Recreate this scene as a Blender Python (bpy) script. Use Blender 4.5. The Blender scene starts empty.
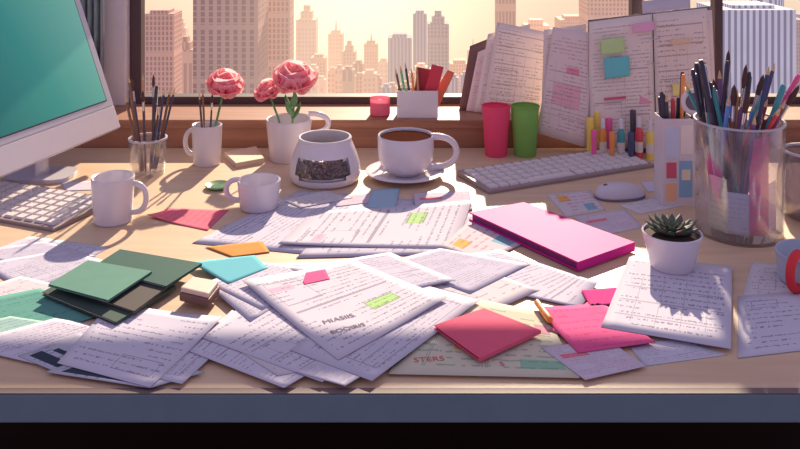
import bpy, math, random
from mathutils import Vector, Matrix, Quaternion
random.seed(7)
F=850.; H=0.8; YH=-90.; DZ=0.75
scene=bpy.context.scene
COL=scene.collection
try:
    scene.view_settings.view_transform='Standard'
    scene.view_settings.look='None'
except Exception: pass

def C(r,g,b):
    def f(c):
        c/=255.
        return c/12.92 if c<=.04045 else ((c+.055)/1.055)**2.4
    return (f(r),f(g),f(b),1)
# desk plane point (z metres above desk top) seen along a photo direction
def W(px,py,z=0.):
    d=F*(H-z)/(py-YH)
    return Vector(((px-400)*d/F,d,DZ+z))
def Q(px,py,d):
    return Vector(((px-400)*d/F,d,DZ+H-(py-YH)*d/F))

# ---------------------------------------------------------------- materials
MC={}
def mat(name,color,rough=.5,metal=0.,emis=0.,var=.08,scale=25.,spec=.5):
    if name in MC: return MC[name]
    m=bpy.data.materials.new(name); m.use_nodes=True
    nt=m.node_tree; b=nt.nodes['Principled BSDF']
    b.inputs['Roughness'].default_value=rough
    b.inputs['Metallic'].default_value=metal
    b.inputs['Specular IOR Level'].default_value=spec
    tc=nt.nodes.new('ShaderNodeTexCoord')
    n=nt.nodes.new('ShaderNodeTexNoise'); n.inputs['Scale'].default_value=scale
    nt.links.new(tc.outputs['Object'],n.inputs['Vector'])
    mx=nt.nodes.new('ShaderNodeMix'); mx.data_type='RGBA'
    mx.inputs[6].default_value=tuple(c*(1-var) for c in color[:3])+(1,)
    mx.inputs[7].default_value=tuple(min(1,c*(1+var)) for c in color[:3])+(1,)
    nt.links.new(n.outputs['Fac'],mx.inputs[0])
    nt.links.new(mx.outputs[2],b.inputs['Base Color'])
    MC[name]=m; return m
def tmat(name,color,f=.5,var=.1,scale=30.):
    """thin translucent material: petals, thin plastic; f=0 gives pure matte"""
    if name in MC: return MC[name]
    m=bpy.data.materials.new(name); m.use_nodes=True; nt=m.node_tree; nt.nodes.clear()
    o=nt.nodes.new('ShaderNodeOutputMaterial'); d=nt.nodes.new('ShaderNodeBsdfDiffuse'); t=nt.nodes.new('ShaderNodeBsdfTranslucent'); x=nt.nodes.new('ShaderNodeMixShader')
    tc=nt.nodes.new('ShaderNodeTexCoord'); n=nt.nodes.new('ShaderNodeTexNoise'); n.inputs['Scale'].default_value=scale
    nt.links.new(tc.outputs['Object'],n.inputs['Vector'])
    mx=nt.nodes.new('ShaderNodeMix'); mx.data_type='RGBA'
    mx.inputs[6].default_value=tuple(c*(1-var) for c in color[:3])+(1,); mx.inputs[7].default_value=tuple(min(1,c*(1+var)) for c in color[:3])+(1,)
    nt.links.new(n.outputs['Fac'],mx.inputs[0]); nt.links.new(mx.outputs[2],d.inputs[0]); nt.links.new(mx.outputs[2],t.inputs[0])
    x.inputs[0].default_value=f; nt.links.new(d.outputs[0],x.inputs[1]); nt.links.new(t.outputs[0],x.inputs[2]); nt.links.new(x.outputs[0],o.inputs[0])
    MC[name]=m; return m

class NT:
    def __init__(s,m): s.t=m.node_tree
    def val(s,x,inp):
        if isinstance(x,(int,float)): inp.default_value=x
        else: s.t.links.new(x,inp)
    def m(s,op,a,b=0.,c=None):
        n=s.t.nodes.new('ShaderNodeMath'); n.operation=op
        s.val(a,n.inputs[0]); s.val(b,n.inputs[1])
        if c is not None: s.val(c,n.inputs[2])
        return n.outputs[0]
    def mix(s,f,a,b):
        n=s.t.nodes.new('ShaderNodeMix'); n.data_type='RGBA'
        s.val(f,n.inputs[0])
        for x,i in ((a,6),(b,7)):
            if isinstance(x,tuple): n.inputs[i].default_value=x
            else: s.t.links.new(x,n.inputs[i])
        return n.outputs[2]

def paper(name,base,ink=C(92,78,108),rows=16,words=30,thresh=.47,table=False,accents=(),seed=0.,texton=True,fac=.55,boxes=(),band=.26):
    if name in MC: return MC[name]
    m=bpy.data.materials.new(name); m.use_nodes=True
    k=NT(m); nt=m.node_tree; b=nt.nodes['Principled BSDF']; b.inputs['Roughness'].default_value=.85; b.inputs['Specular IOR Level'].default_value=.1
    tc=nt.nodes.new('ShaderNodeTexCoord'); sp=nt.nodes.new('ShaderNodeSeparateXYZ')
    nt.links.new(tc.outputs['UV'],sp.inputs[0]); u=sp.outputs[0]; v=sp.outputs[1]
    nz=nt.nodes.new('ShaderNodeTexNoise'); nz.inputs['Scale'].default_value=3
    nt.links.new(tc.outputs['UV'],nz.inputs['Vector'])
    col=k.mix(nz.outputs['Fac'],tuple(c*.94 for c in base[:3])+(1,),base)
    def rng(x,a,bb): return k.m('MULTIPLY',k.m('GREATER_THAN',x,a),k.m('LESS_THAN',x,bb))
    for (ac,u0,u1,v0,v1) in accents:
        col=k.mix(k.m('MULTIPLY',rng(u,u0,u1),rng(v,v0,v1)),col,ac)
    if texton:
        # lines of small writing: a wobbly baseline, words broken up by noise, ragged paragraph ends
        wv=nt.nodes.new('ShaderNodeTexNoise'); wv.inputs['Scale'].default_value=words*1.7; wv.inputs['Detail'].default_value=1
        nt.links.new(tc.outputs['UV'],wv.inputs['Vector'])
        vr=k.m('ADD',k.m('MULTIPLY',v,rows*1.45),k.m('MULTIPLY_ADD',wv.outputs['Fac'],.5,-.25)); fr=k.m('FRACT',vr); row=k.m('FLOOR',k.m('MULTIPLY',v,rows*1.45))
        cm=nt.nodes.new('ShaderNodeCombineXYZ')
        nt.links.new(k.m('MULTIPLY',u,words*2.6),cm.inputs[0]); nt.links.new(k.m('MULTIPLY',row,3.71),cm.inputs[1]); cm.inputs[2].default_value=seed
        n2=nt.nodes.new('ShaderNodeTexNoise'); n2.inputs['Scale'].default_value=1.; n2.inputs['Detail'].default_value=3
        nt.links.new(cm.outputs[0],n2.inputs['Vector'])
        word=k.m('GREATER_THAN',n2.outputs['Fac'],thresh)
        cm2=nt.nodes.new('ShaderNodeCombineXYZ')
        nt.links.new(k.m('MULTIPLY',row,.33),cm2.inputs[0]); nt.links.new(k.m('MULTIPLY',u,2.2),cm2.inputs[1]); cm2.inputs[2].default_value=seed+5
        n3=nt.nodes.new('ShaderNodeTexNoise'); n3.inputs['Scale'].default_value=1.
        nt.links.new(cm2.outputs[0],n3.inputs['Vector'])
        para=k.m('GREATER_THAN',n3.outputs['Fac'],.45)
        mk=k.m('MULTIPLY',k.m('MULTIPLY',word,para),rng(fr,.5-band/2,.5+band/2))
        mk=k.m('MULTIPLY',mk,k.m('MULTIPLY',rng(u,.06,.94),rng(v,.06,.94)))
        if table:
            g=k.m('MAXIMUM',k.m('LESS_THAN',k.m('FRACT',k.m('MULTIPLY',u,5)),.03),k.m('LESS_THAN',k.m('FRACT',k.m('MULTIPLY',v,rows/2)),.07))
            g=k.m('MULTIPLY',g,k.m('MULTIPLY',rng(u,.06,.94),rng(v,.12,.7)))
            mk=k.m('MAXIMUM',mk,k.m('MULTIPLY',g,.7))
        for (u0,u1,v0,v1) in boxes:
            t_=.006
            o_=k.m('MULTIPLY',rng(u,u0,u1),rng(v,v0,v1)); i_=k.m('MULTIPLY',rng(u,u0+t_,u1-t_),rng(v,v0+t_*1.6,v1-t_*1.6))
            mk=k.m('MAXIMUM',mk,k.m('SUBTRACT',o_,i_))
        col=k.mix(k.m('MULTIPLY',mk,fac),col,ink)
    nt.links.new(col,b.inputs['Base Color'])
    MC[name]=m; return m

def glass(name,tint,gloss=.12,dif=.12,dc=C(240,232,236)):
    if name in MC: return MC[name]
    m=bpy.data.materials.new(name); m.use_nodes=True; nt=m.node_tree; nt.nodes.clear()
    o=nt.nodes.new('ShaderNodeOutputMaterial'); t=nt.nodes.new('ShaderNodeBsdfTransparent'); t.inputs[0].default_value=tint
    g=nt.nodes.new('ShaderNodeBsdfGlossy'); g.inputs['Roughness'].default_value=.08
    d=nt.nodes.new('ShaderNodeBsdfDiffuse'); d.inputs[0].default_value=dc
    lw=nt.nodes.new('ShaderNodeLayerWeight'); lw.inputs[0].default_value=.35
    m1=nt.nodes.new('ShaderNodeMixShader'); m2=nt.nodes.new('ShaderNodeMixShader'); m1.inputs[0].default_value=dif
    nt.links.new(t.outputs[0],m1.inputs[1]); nt.links.new(d.outputs[0],m1.inputs[2])
    mm=nt.nodes.new('ShaderNodeMath'); mm.operation='MULTIPLY_ADD'; mm.inputs[1].default_value=.5; mm.inputs[2].default_value=gloss*.3
    nt.links.new(lw.outputs['Facing'],mm.inputs[0])
    nt.links.new(mm.outputs[0],m2.inputs[0]); nt.links.new(m1.outputs[0],m2.inputs[1]); nt.links.new(g.outputs[0],m2.inputs[2])
    nt.links.new(m2.outputs[0],o.inputs[0])
    MC[name]=m; return m

# ---------------------------------------------------------------- geometry
def tag(o,label,cat,group=None):
    o['label']=label; o['category']=cat
    if group: o['group']=group
    return o
def empty(name,loc,label,cat,group=None):
    o=bpy.data.objects.new(name,None); o.empty_display_size=.03; o.location=loc; COL.objects.link(o)
    return tag(o,label,cat,group)
def mesh(name,geo,m,parent=None,origin=None,local=False,smooth=False,bevel=0.,uv=None):
    """geo=(verts,faces) in world coords unless local"""
    vs,fs=geo
    if parent is not None and not local: off=parent.location.copy()
    elif parent is not None: off=Vector((0,0,0))
    else: off=Vector(origin) if origin is not None else sum((Vector(v) for v in vs),Vector())/len(vs)
    if local and parent is None: off=Vector((0,0,0))
    me=bpy.data.meshes.new(name)
    me.from_pydata([tuple(Vector(v)-off) for v in vs],[],fs); me.update()
    import bmesh
    bm=bmesh.new(); bm.from_mesh(me)
    if uv is None:
        bmesh.ops.remove_doubles(bm,verts=bm.verts,dist=1e-6)
        bmesh.ops.recalc_face_normals(bm,faces=bm.faces)
        if bevel>0:
            bmesh.ops.bevel(bm,geom=bm.edges,offset=bevel,segments=2,affect='EDGES',profile=.6)
    bm.to_mesh(me); bm.free()
    if uv is not None:
        ul=me.uv_layers.new(name='UVMap')
        for l in me.loops: ul.data[l.index].uv=uv[l.vertex_index]
    if smooth:
        for p in me.polygons: p.use_smooth=True
        try: me.set_sharp_from_angle(angle=math.radians(40))
        except Exception: pass
    for x in (m if isinstance(m,(list,tuple)) else [m]): me.materials.append(x)
    o=bpy.data.objects.new(name,me)
    if parent is not None: o.parent=parent
    else: o.location=off
    COL.objects.link(o); return o
def join(gs):
    V=[];Fc=[]
    for v,f in gs:
        n=len(V); V+=list(v); Fc+=[[i+n for i in q] for q in f]
    return V,Fc
def prism(poly,z0,z1):
    n=len(poly); V=[(p[0],p[1],z0) for p in poly]+[(p[0],p[1],z1) for p in poly]
    Fc=[list(range(n))[::-1],list(range(n,2*n))]+[[i,(i+1)%n,n+(i+1)%n,n+i] for i in range(n)]
    return V,Fc
def box(x0,x1,y0,y1,z0,z1): return prism([(x0,y0),(x1,y0),(x1,y1),(x0,y1)],z0,z1)
def lathe(prof,c=(0,0,0),seg=40,skip=None):
    V=[];Fc=[];n=len(prof)
    for i in range(seg):
        a=2*math.pi*i/seg
        for r,z in prof: V.append((c[0]+r*math.cos(a),c[1]+r*math.sin(a),c[2]+z))
    for i in range(seg):
        j=(i+1)%seg
        for k in range(n-1):
            if skip and skip(2*math.pi*(i+.5)/seg,(prof[k][1]+prof[k+1][1])/2): continue
            q=[i*n+k,j*n+k,j*n+k+1,i*n+k+1]
            if prof[k][0]<1e-7: q=[i*n+k,j*n+k+1,i*n+k+1]
            elif prof[k+1][0]<1e-7: q=[i*n+k,j*n+k,i*n+k+1]
            Fc.append(q)
    return V,Fc
def tube(pts,rad,seg=10,flat=1.,side=None):
    pts=[Vector(p) for p in pts]; n=len(pts)
    if not isinstance(rad,(list,tuple)): rad=[rad]*n
    V=[];Fc=[]; up=Vector(side) if side is not None else None
    for i,p in enumerate(pts):
        t=(pts[min(i+1,n-1)]-pts[max(i-1,0)]).normalized()
        if up is None:
            up=Vector((0,0,1)) if abs(t.z)<.9 else Vector((1,0,0))
        a=(up-t*up.dot(t)).normalized(); b=t.cross(a); up=a if side is None else up
        for k in range(seg):
            an=2*math.pi*k/seg; V.append(p+a*math.cos(an)*rad[i]*flat+b*math.sin(an)*rad[i])
    for i in range(n-1):
        for k in range(seg):
            l=(k+1)%seg; Fc.append([i*seg+k,i*seg+l,(i+1)*seg+l,(i+1)*seg+k])
    Fc.append(list(range(seg))[::-1]); Fc.append([(n-1)*seg+k for k in range(seg)])
    return V,Fc
def xf(g,M): return [M@Vector(v) for v in g[0]],g[1]

# ---------------------------------------------------------------- world / camera / sun
cam=bpy.data.cameras.new('camera'); co=bpy.data.objects.new('camera',cam); COL.objects.link(co)
co.location=(0,0,DZ+H); co.rotation_euler=(math.radians(90),0,0)
cam.sensor_width=36; cam.lens=36*F/800; cam.shift_y=-(224.5-YH)/800; cam.clip_end=5000; cam.clip_start=.05
scene.camera=co
w=bpy.data.worlds.new('sky'); scene.world=w; w.use_nodes=True; nt=w.node_tree
bg=nt.nodes['Background']; tc=nt.nodes.new('ShaderNodeTexCoord'); sp=nt.nodes.new('ShaderNodeSeparateXYZ')
nt.links.new(tc.outputs['Generated'],sp.inputs[0])
class WW: node_tree=nt
k=NT(WW)
rp=nt.nodes.new('ShaderNodeValToRGB'); e=rp.color_ramp.elements
e[0].position=0; e[0].color=C(215,165,150); e[1].position=1; e[1].color=C(182,178,206)
for p,c in ((.16,C(252,206,176)),(.22,C(255,220,190)),(.30,C(255,236,212)),(.5,C(246,222,204))):
    x=e.new(p); x.color=c
nt.links.new(k.m('MULTIPLY_ADD',sp.outputs[2],1.25,.375),rp.inputs[0])
back=k.m('MAXIMUM',k.m('MINIMUM',k.m('MULTIPLY_ADD',sp.outputs[1],1.3,.35),1.),0.)
c1=k.mix(back,C(174,164,194),rp.outputs[0])
dn=nt.nodes.new('ShaderNodeVectorMath'); dn.operation='DOT_PRODUCT'
g=Vector((-.05,1,-.07)).normalized(); dn.inputs[1].default_value=g
nt.links.new(tc.outputs['Generated'],dn.inputs[0])
gl=k.m('POWER',k.m('MAXIMUM',dn.outputs['Value'],0.),80.)
c2=k.mix(gl,c1,(1.7,1.4,.95,1))
nt.links.new(c2,bg.inputs[0]); bg.inputs[1].default_value=.95
sl=bpy.data.lights.new('sun','SUN'); so=bpy.data.objects.new('sun',sl); COL.objects.link(so)
az=math.radians(9); el=math.radians(28)
dv=Vector((-math.sin(az)*math.cos(el),-math.cos(az)*math.cos(el),-math.sin(el)))
so.rotation_euler=dv.to_track_quat('-Z','Y').to_euler(); so.location=(1,6,5)
sl.energy=8.2; sl.color=(1,.83,.60); sl.angle=math.radians(.9)

# ---------------------------------------------------------------- room
def struct(o): o['kind']='structure'; return o
def wood(name,a,b,scale=(1.2,14,14)):
    m=bpy.data.materials.new(name); m.use_nodes=True; nt=m.node_tree; p=nt.nodes['Principled BSDF']; p.inputs['Roughness'].default_value=.45
    t=nt.nodes.new('ShaderNodeTexCoord'); mp=nt.nodes.new('ShaderNodeMapping'); mp.inputs['Scale'].default_value=scale
    n=nt.nodes.new('ShaderNodeTexNoise'); n.inputs['Scale'].default_value=2.2; n.inputs['Detail'].default_value=5; n.inputs['Distortion'].default_value=.6
    nt.links.new(t.outputs['Object'],mp.inputs[0]); nt.links.new(mp.outputs[0],n.inputs['Vector'])
    r=nt.nodes.new('ShaderNodeValToRGB'); r.color_ramp.elements[0].position=.3; r.color_ramp.elements[0].color=a; r.color_ramp.elements[1].position=.72; r.color_ramp.elements[1].color=b
    nt.links.new(n.outputs['Fac'],r.inputs[0]); nt.links.new(r.outputs[0],p.inputs['Base Color']); MC[name]=m; return m
m_desk=wood('desk_wood',C(206,174,144),C(220,190,160))
m_sill=wood('sill_wood',C(150,100,78),C(178,124,96))
m_darkwood=wood('dark_wood',C(70,50,50),C(92,66,60))
m_floor=wood('floor_wood',C(20,16,20),C(32,25,28))
m_frame=mat('frame_dark',C(84,62,64),.5)
m_cream=mat('frame_cream',C(225,215,212),.6)
m_wall=mat('wall_paint',C(150,150,172),.9)
m_slate=mat('desk_edge_slate',C(122,138,148),.6,spec=.2)
DB=W(400,148).y    # desk back
DF=W(400,390).y
SZ=DZ+.094
struct(mesh('floor',box(-3,3,-1.2,3.4,-.05,0),m_floor))
struct(mesh('wall_back',box(-3,3,3.02,3.22,0,SZ-.03),m_darkwood))
struct(mesh('wall_left',join([box(-3,Q(104,0,3.1).x,3.08,3.22,SZ,3.0)]),m_wall))
struct(mesh('wall_right',box(Q(850,0,3.1).x,3,3.08,3.22,SZ,3.0),m_wall))
struct(mesh('trim_1',box(-3,3,DB+.002,3.22,SZ-.03,SZ),m_sill,bevel=.004))
struct(mesh('trim_2',box(-3,3,DB+.012,DB+.03,.0,SZ-.031),m_sill))
def fx(a,b,d=3.1): return Q(a,0,d).x,Q(b,0,d).x
parts=[]
for a,b in ((130,141),(632,643),(715,723)):
    x0,x1=fx(a,b); parts.append(box(x0,x1,3.10,3.15,SZ,2.9))
x0,x1=fx(105,850); 
parts.append(box(x0,x1,3.095,3.155,SZ,SZ+.026)); parts.append(box(x0,x1,3.1,3.15,DZ+.85,DZ+.91)); parts.append(box(x0,x1,3.1,3.15,2.84,2.9))  # middle rail: added out of view to shade the desk's front strip
struct(mesh('window_1',join(parts),m_frame,bevel=.003))
x0,x1=fx(105,129.5); struct(mesh('trim_3',box(x0,x1,3.06,3.16,SZ+.0,2.9),m_cream,bevel=.006))
# curtain
V=[];Fc=[]; n=60; x0,x1=fx(40,104,3.02)
for i in range(n+1):
    x=x0+(x1-x0)*i/n; y=3.02+.018*math.sin(i*1.05)
    V+=[(x,y,SZ+.004),(x,y,2.8)]
for i in range(n): Fc.append([2*i,2*i+2,2*i+3,2*i+1])
cu=mesh('curtain',(V,Fc),tmat('curtain_cloth',C(190,202,212),.5),smooth=True)
tag(cu,'pale blue-grey gathered curtain hanging beside the window frame','curtain')
s_=cu.modifiers.new('s','SOLIDIFY'); s_.thickness=.003

# desk
dk=empty('desk',(0,(DB+DF)/2,0),'long pale wooden desk with a blue-grey front edge','desk')
mesh('desk_top',box(-1.7,1.7,DF,DB,DZ-.042,DZ),m_desk,dk,bevel=.0)
o=mesh('front_edge',box(-1.7,1.7,DF-.012,DF-.0005,DZ-.048,DZ-.0005),m_slate,dk,bevel=.003); o['label']='blue-grey front edge strip'
mesh('edge_lip',box(-1.7,1.7,DF-.0122,DF+.004,DZ,DZ+.0015),mat('lip',C(120,100,100),.6),dk)
for sx in (-1.6,1.6):
    for y in (DF+.1,DB-.1):
        mesh('leg',box(sx-.03,sx+.03,y-.03,y+.03,0,DZ-.043),m_frame,dk)
        
# ---------------------------------------------------------------- city
def bmat(name,wallc,winc,px_,pz,fx_=.5,fz=.6,em=.35):
    """facade with a window grid, dissolving into warm sunrise haze with distance and towards the sun's bearing"""
    m=bpy.data.materials.new(name); m.use_nodes=True; k=NT(m); nt=m.node_tree; b=nt.nodes['Principled BSDF']; b.inputs['Roughness'].default_value=.8
    t=nt.nodes.new('ShaderNodeTexCoord'); s=nt.nodes.new('ShaderNodeSeparateXYZ'); nt.links.new(t.outputs['Object'],s.inputs[0])
    hx=k.m('FRACT',k.m('DIVIDE',k.m('ADD',s.outputs[0],s.outputs[1]),px_)); mk=k.m('LESS_THAN',hx,fx_)
    if pz<100:
        hz=k.m('FRACT',k.m('DIVIDE',s.outputs[2],pz)); mk=k.m('MULTIPLY',mk,k.m('LESS_THAN',hz,fz))
    if pz<10:
        band=k.m('LESS_THAN',k.m('FRACT',k.m('DIVIDE',s.outputs[2],pz*9)),.07); mk=k.m('MULTIPLY',mk,k.m('SUBTRACT',1.,band))
    nz=nt.nodes.new('ShaderNodeTexNoise'); nz.inputs['Scale'].default_value=.12; nt.links.new(t.outputs['Object'],nz.inputs['Vector'])
    wc=k.mix(nz.outputs['Fac'],tuple(x*.88 for x in wallc[:3])+(1,),tuple(min(1,x*1.1) for x in wallc[:3])+(1,))
    c=k.mix(mk,wc,winc); nt.links.new(c,b.inputs['Base Color']); nt.links.new(c,b.inputs['Emission Color']); b.inputs['Emission Strength'].default_value=em  # facade colour glows by itself to look paler in the haze
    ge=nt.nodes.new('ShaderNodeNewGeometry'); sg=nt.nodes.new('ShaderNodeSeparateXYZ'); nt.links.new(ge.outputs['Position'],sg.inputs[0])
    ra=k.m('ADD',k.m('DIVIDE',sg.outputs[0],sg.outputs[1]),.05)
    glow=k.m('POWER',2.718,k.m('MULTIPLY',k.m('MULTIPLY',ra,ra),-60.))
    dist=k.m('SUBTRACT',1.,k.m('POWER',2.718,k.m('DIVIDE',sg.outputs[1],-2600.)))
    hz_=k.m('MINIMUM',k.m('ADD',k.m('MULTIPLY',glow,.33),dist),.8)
    em_=nt.nodes.new('ShaderNodeEmission'); em_.inputs[0].default_value=(1.08,.79,.56,1); em_.inputs[1].default_value=1.  # haze and sun glow painted onto the facade as emission
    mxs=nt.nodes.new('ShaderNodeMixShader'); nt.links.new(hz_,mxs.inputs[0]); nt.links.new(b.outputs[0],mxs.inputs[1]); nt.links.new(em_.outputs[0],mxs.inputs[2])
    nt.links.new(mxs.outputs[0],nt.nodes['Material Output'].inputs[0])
    return m
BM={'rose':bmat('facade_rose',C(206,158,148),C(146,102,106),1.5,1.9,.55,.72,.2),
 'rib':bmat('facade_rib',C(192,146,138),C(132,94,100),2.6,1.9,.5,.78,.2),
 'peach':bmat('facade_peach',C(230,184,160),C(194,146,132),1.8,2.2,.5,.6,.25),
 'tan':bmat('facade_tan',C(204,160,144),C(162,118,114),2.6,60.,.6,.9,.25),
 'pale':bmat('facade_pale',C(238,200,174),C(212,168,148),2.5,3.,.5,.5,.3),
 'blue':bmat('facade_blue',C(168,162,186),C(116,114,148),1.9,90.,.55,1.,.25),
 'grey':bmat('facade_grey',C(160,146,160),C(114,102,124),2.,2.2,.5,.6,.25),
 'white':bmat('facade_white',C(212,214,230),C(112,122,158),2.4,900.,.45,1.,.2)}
def building(a,b,top,d,kind,lab,roundb=False,spire=0,tiers=0):
    x0=(a-400)*d/F; x1=(b-400)*d/F; zt=DZ+H-(top-YH)*d/F; zb=-190; wd=(x1-x0)
    loc=Vector(((x0+x1)/2,d+wd/2,zb))
    e=empty('skyscraper',loc,lab,'building','skyline towers outside the window')
    pr=d/F
    if roundb: g=lathe([(0,0),(wd/2,0),(wd/2,zt-zb),(wd/2-2*pr,zt-zb+1.5*pr),(0,zt-zb+1.5*pr)],loc,48)
    else: g=box(x0,x1,d,d+wd,zb,zt)
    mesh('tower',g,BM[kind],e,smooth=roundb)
    if not roundb:
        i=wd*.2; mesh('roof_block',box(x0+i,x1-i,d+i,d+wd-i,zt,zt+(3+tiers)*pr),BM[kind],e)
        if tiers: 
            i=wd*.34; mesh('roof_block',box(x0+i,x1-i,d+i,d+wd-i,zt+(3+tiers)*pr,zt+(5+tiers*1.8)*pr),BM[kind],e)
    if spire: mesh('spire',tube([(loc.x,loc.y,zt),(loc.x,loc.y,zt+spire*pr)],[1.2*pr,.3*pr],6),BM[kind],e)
L1='tall hazy {} skyscraper with a window grid at sunrise'
CITY=[(142,174,14,320,'rose',0,0),(172,194,50,430,'tan',4,0),(176,186,28,600,'pale',2,8),(193,258,-45,270,'rib',0,0),(259,290,-12,300,'rose',0,0),(296,316,20,610,'pale',5,0),(311,326,58,520,'peach',0,0),(328,343,34,640,'pale',0,14),
(342,356,52,500,'peach',3,0),(353,364,64,460,'tan',0,0),(364,378,44,560,'peach',0,10),(378,389,62,500,'pale',0,0),(388,412,38,450,'blue',0,0),(413,427,14,500,'blue',0,0),
(428,449,24,470,'grey',4,0),(450,470,64,560,'peach',0,0),(468,479,50,600,'pale',0,10),(497,516,-4,650,'tan',0,0),(480,500,58,520,'peach',0,0),(518,560,34,690,'pale',4,0),(560,590,20,640,'peach',0,0),
(588,632,-12,410,'peach',0,0),(643,690,6,420,'tan',0,0),(690,716,38,600,'pale',0,0)]
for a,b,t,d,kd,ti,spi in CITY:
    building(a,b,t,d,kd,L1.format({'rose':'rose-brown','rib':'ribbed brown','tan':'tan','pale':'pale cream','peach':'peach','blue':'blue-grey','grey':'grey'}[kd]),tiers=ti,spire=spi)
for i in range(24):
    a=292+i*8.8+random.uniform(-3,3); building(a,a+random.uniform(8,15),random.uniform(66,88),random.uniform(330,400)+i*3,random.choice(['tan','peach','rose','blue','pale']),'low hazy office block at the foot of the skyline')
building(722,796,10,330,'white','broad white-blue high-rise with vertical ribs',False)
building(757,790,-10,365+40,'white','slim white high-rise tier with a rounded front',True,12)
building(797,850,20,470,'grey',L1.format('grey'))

# ---------------------------------------------------------------- papers
SHEETS=[]
def overlap(A,B):
    for P in (A,B):
        n=len(P)
        for i in range(n):
            ex=P[(i+1)%n][0]-P[i][0]; ey=P[(i+1)%n][1]-P[i][1]; nx,ny=-ey,ex
            a=[p[0]*nx+p[1]*ny for p in A]; b=[p[0]*nx+p[1]*ny for p in B]
            if max(a)<=min(b)+1e-5 or max(b)<=min(a)+1e-5: return False
    return True
def circ(x,y,r): return [(x+r*math.cos(i*math.pi/4),y+r*math.sin(i*math.pi/4)) for i in range(8)]
def surf(poly):
    z=0.
    for p,t in SHEETS:
        if overlap(p,poly): z=max(z,t)
    return z
M_RIM=mat('paper_rim',C(122,100,116),.8)
def gridmesh(name,pts,m,thick,nn=10,curl=None,parent=None,rim=None):
    tl,tr,br,bl=pts; nrm=(tr-tl).cross(bl-tl).normalized()*-1
    V=[];UV=[];Fc=[]
    for j in range(nn+1):
        for i in range(nn+1):
            u=i/nn; v=j/nn
            p=(bl*(1-u)+br*u)*(1-v)+(tl*(1-u)+tr*u)*v
            l=0
            if curl:
                for cu,cv,h in curl:
                    c=((u if cu else 1-u)+(v if cv else 1-v))/2
                    l+=h*.7*max(0,(c-.6)/.4)**2
            V.append(p+nrm*l); UV.append((u,v))
    for j in range(nn):
        for i in range(nn):
            a=j*(nn+1)+i; Fc.append([a,a+1,a+nn+2,a+nn+1])
    o=mesh(name,(V,Fc),[m,rim or M_RIM],parent,uv=UV,smooth=True)
    s=o.modifiers.new('thick','SOLIDIFY'); s.thickness=thick; s.offset=-1; s.material_offset_rim=1
    return o
def fixq(q):
    A=sum(q[i][0]*q[(i+1)%4][1]-q[(i+1)%4][0]*q[i][1] for i in range(4))
    return q if A>0 else [q[0],q[3],q[2],q[1]]
def sheet(label,q,m,curl=None,name='paper_sheet',cat='paper',t=.0006,group='papers scattered on the desk'):
    q=fixq(q); P=[W(*p) for p in q]; base=surf([(p.x,p.y) for p in P])
    zt=base+t+.0001; P=[W(p[0],p[1],zt) for p in q]
    o=gridmesh(name,P,m,t,curl=curl); tag(o,label,cat,group)
    SHEETS.append(([(p.x,p.y) for p in P],zt)); return o,P,zt
WH=C(208,203,220); 
pA=paper('print_a',WH,rows=16,seed=1.,boxes=((.1,.45,.7,.88),(.1,.9,.15,.16)))
pB=paper('print_b',C(203,198,217),rows=14,words=22,seed=4.,table=True)
pC=paper('print_c',C(212,206,220),rows=14,words=26,seed=9.,accents=((C(175,212,140),.55,.8,.25,.36),(C(226,176,200),.1,.3,.78,.84)),boxes=((.55,.8,.25,.36),(.1,.9,.5,.52),(.1,.4,.6,.9)))
pD=paper('print_d',C(198,193,214),rows=20,words=34,seed=13.,accents=((C(222,164,190),.1,.3,.8,.9),))
pH=paper('handwritten',C(208,203,220),rows=9,words=18,seed=21.,thresh=.47,ink=C(98,82,108),band=.22,boxes=((.1,.3,.75,.88),(.5,.9,.1,.3)))
pL=paper('ruled_form',C(204,199,216),rows=12,words=20,seed=25.,thresh=.52,ink=C(98,84,112),boxes=((.1,.5,.55,.85),(.55,.9,.55,.85),(.1,.9,.1,.45),(.1,.9,.27,.45)))
pK=paper('sketch_diagram',C(214,206,214),rows=8,words=12,seed=29.,thresh=.55,ink=C(108,88,106),boxes=((.15,.35,.2,.5),(.35,.6,.3,.7),(.6,.85,.2,.4),(.2,.5,.7,.86)))
pT=paper('table_sheet',C(208,203,219),rows=11,words=20,seed=52.,thresh=.49,table=True,ink=C(92,78,106),fac=.58)
pP=paper('plain_white',C(206,200,216),texton=False)
pPink=paper('pink_card',C(232,98,152),rows=5,words=10,seed=3.,ink=C(205,70,120))
pCoral=paper('coral_card',C(232,118,138),rows=6,words=9,seed=3.,ink=C(205,85,105))
pMag=paper('magenta_card',C(215,58,138),texton=False)
pTeal=paper('teal_paper',C(100,158,148),rows=6,words=9,seed=8.,ink=C(70,128,120),boxes=((.3,.7,.3,.7),))
pCyan=paper('cyan_paper',C(112,190,204),texton=False)
pOr=paper('orange_paper',C(225,150,82),texton=False)
pMap=paper('map_paper',C(212,204,184),rows=9,words=8,seed=17.,ink=C(110,160,130),fac=.6,accents=((C(214,120,110),.66,.8,.52,.56),(C(228,170,105),.3,.4,.3,.36),(C(150,190,165),.05,.2,.5,.62),(C(150,190,165),.7,.95,.1,.22),(C(222,145,165),.85,.95,.6,.75)),boxes=((.05,.95,.6,.62),(.5,.52,.1,.9),(.15,.17,.1,.9)))
pChart=paper('chart_paper',C(185,185,202),rows=7,words=3,seed=30.,ink=C(50,60,75),accents=((C(60,70,85),.1,.3,.1,.9),(C(60,70,85),.4,.5,.2,.8),(C(80,140,150),.6,.85,.3,.6)))
pRed=paper('red_print',C(210,198,214),rows=14,words=22,seed=33.,ink=C(185,85,108),fac=.65,accents=((C(226,128,142),.1,.5,.6,.72),))
pColl=paper('collage_card',C(212,200,208),rows=5,words=6,seed=40.,ink=C(200,100,120),accents=((C(130,172,190),.6,.85,.1,.4),(C(228,172,98),.15,.4,.6,.85)))
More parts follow.
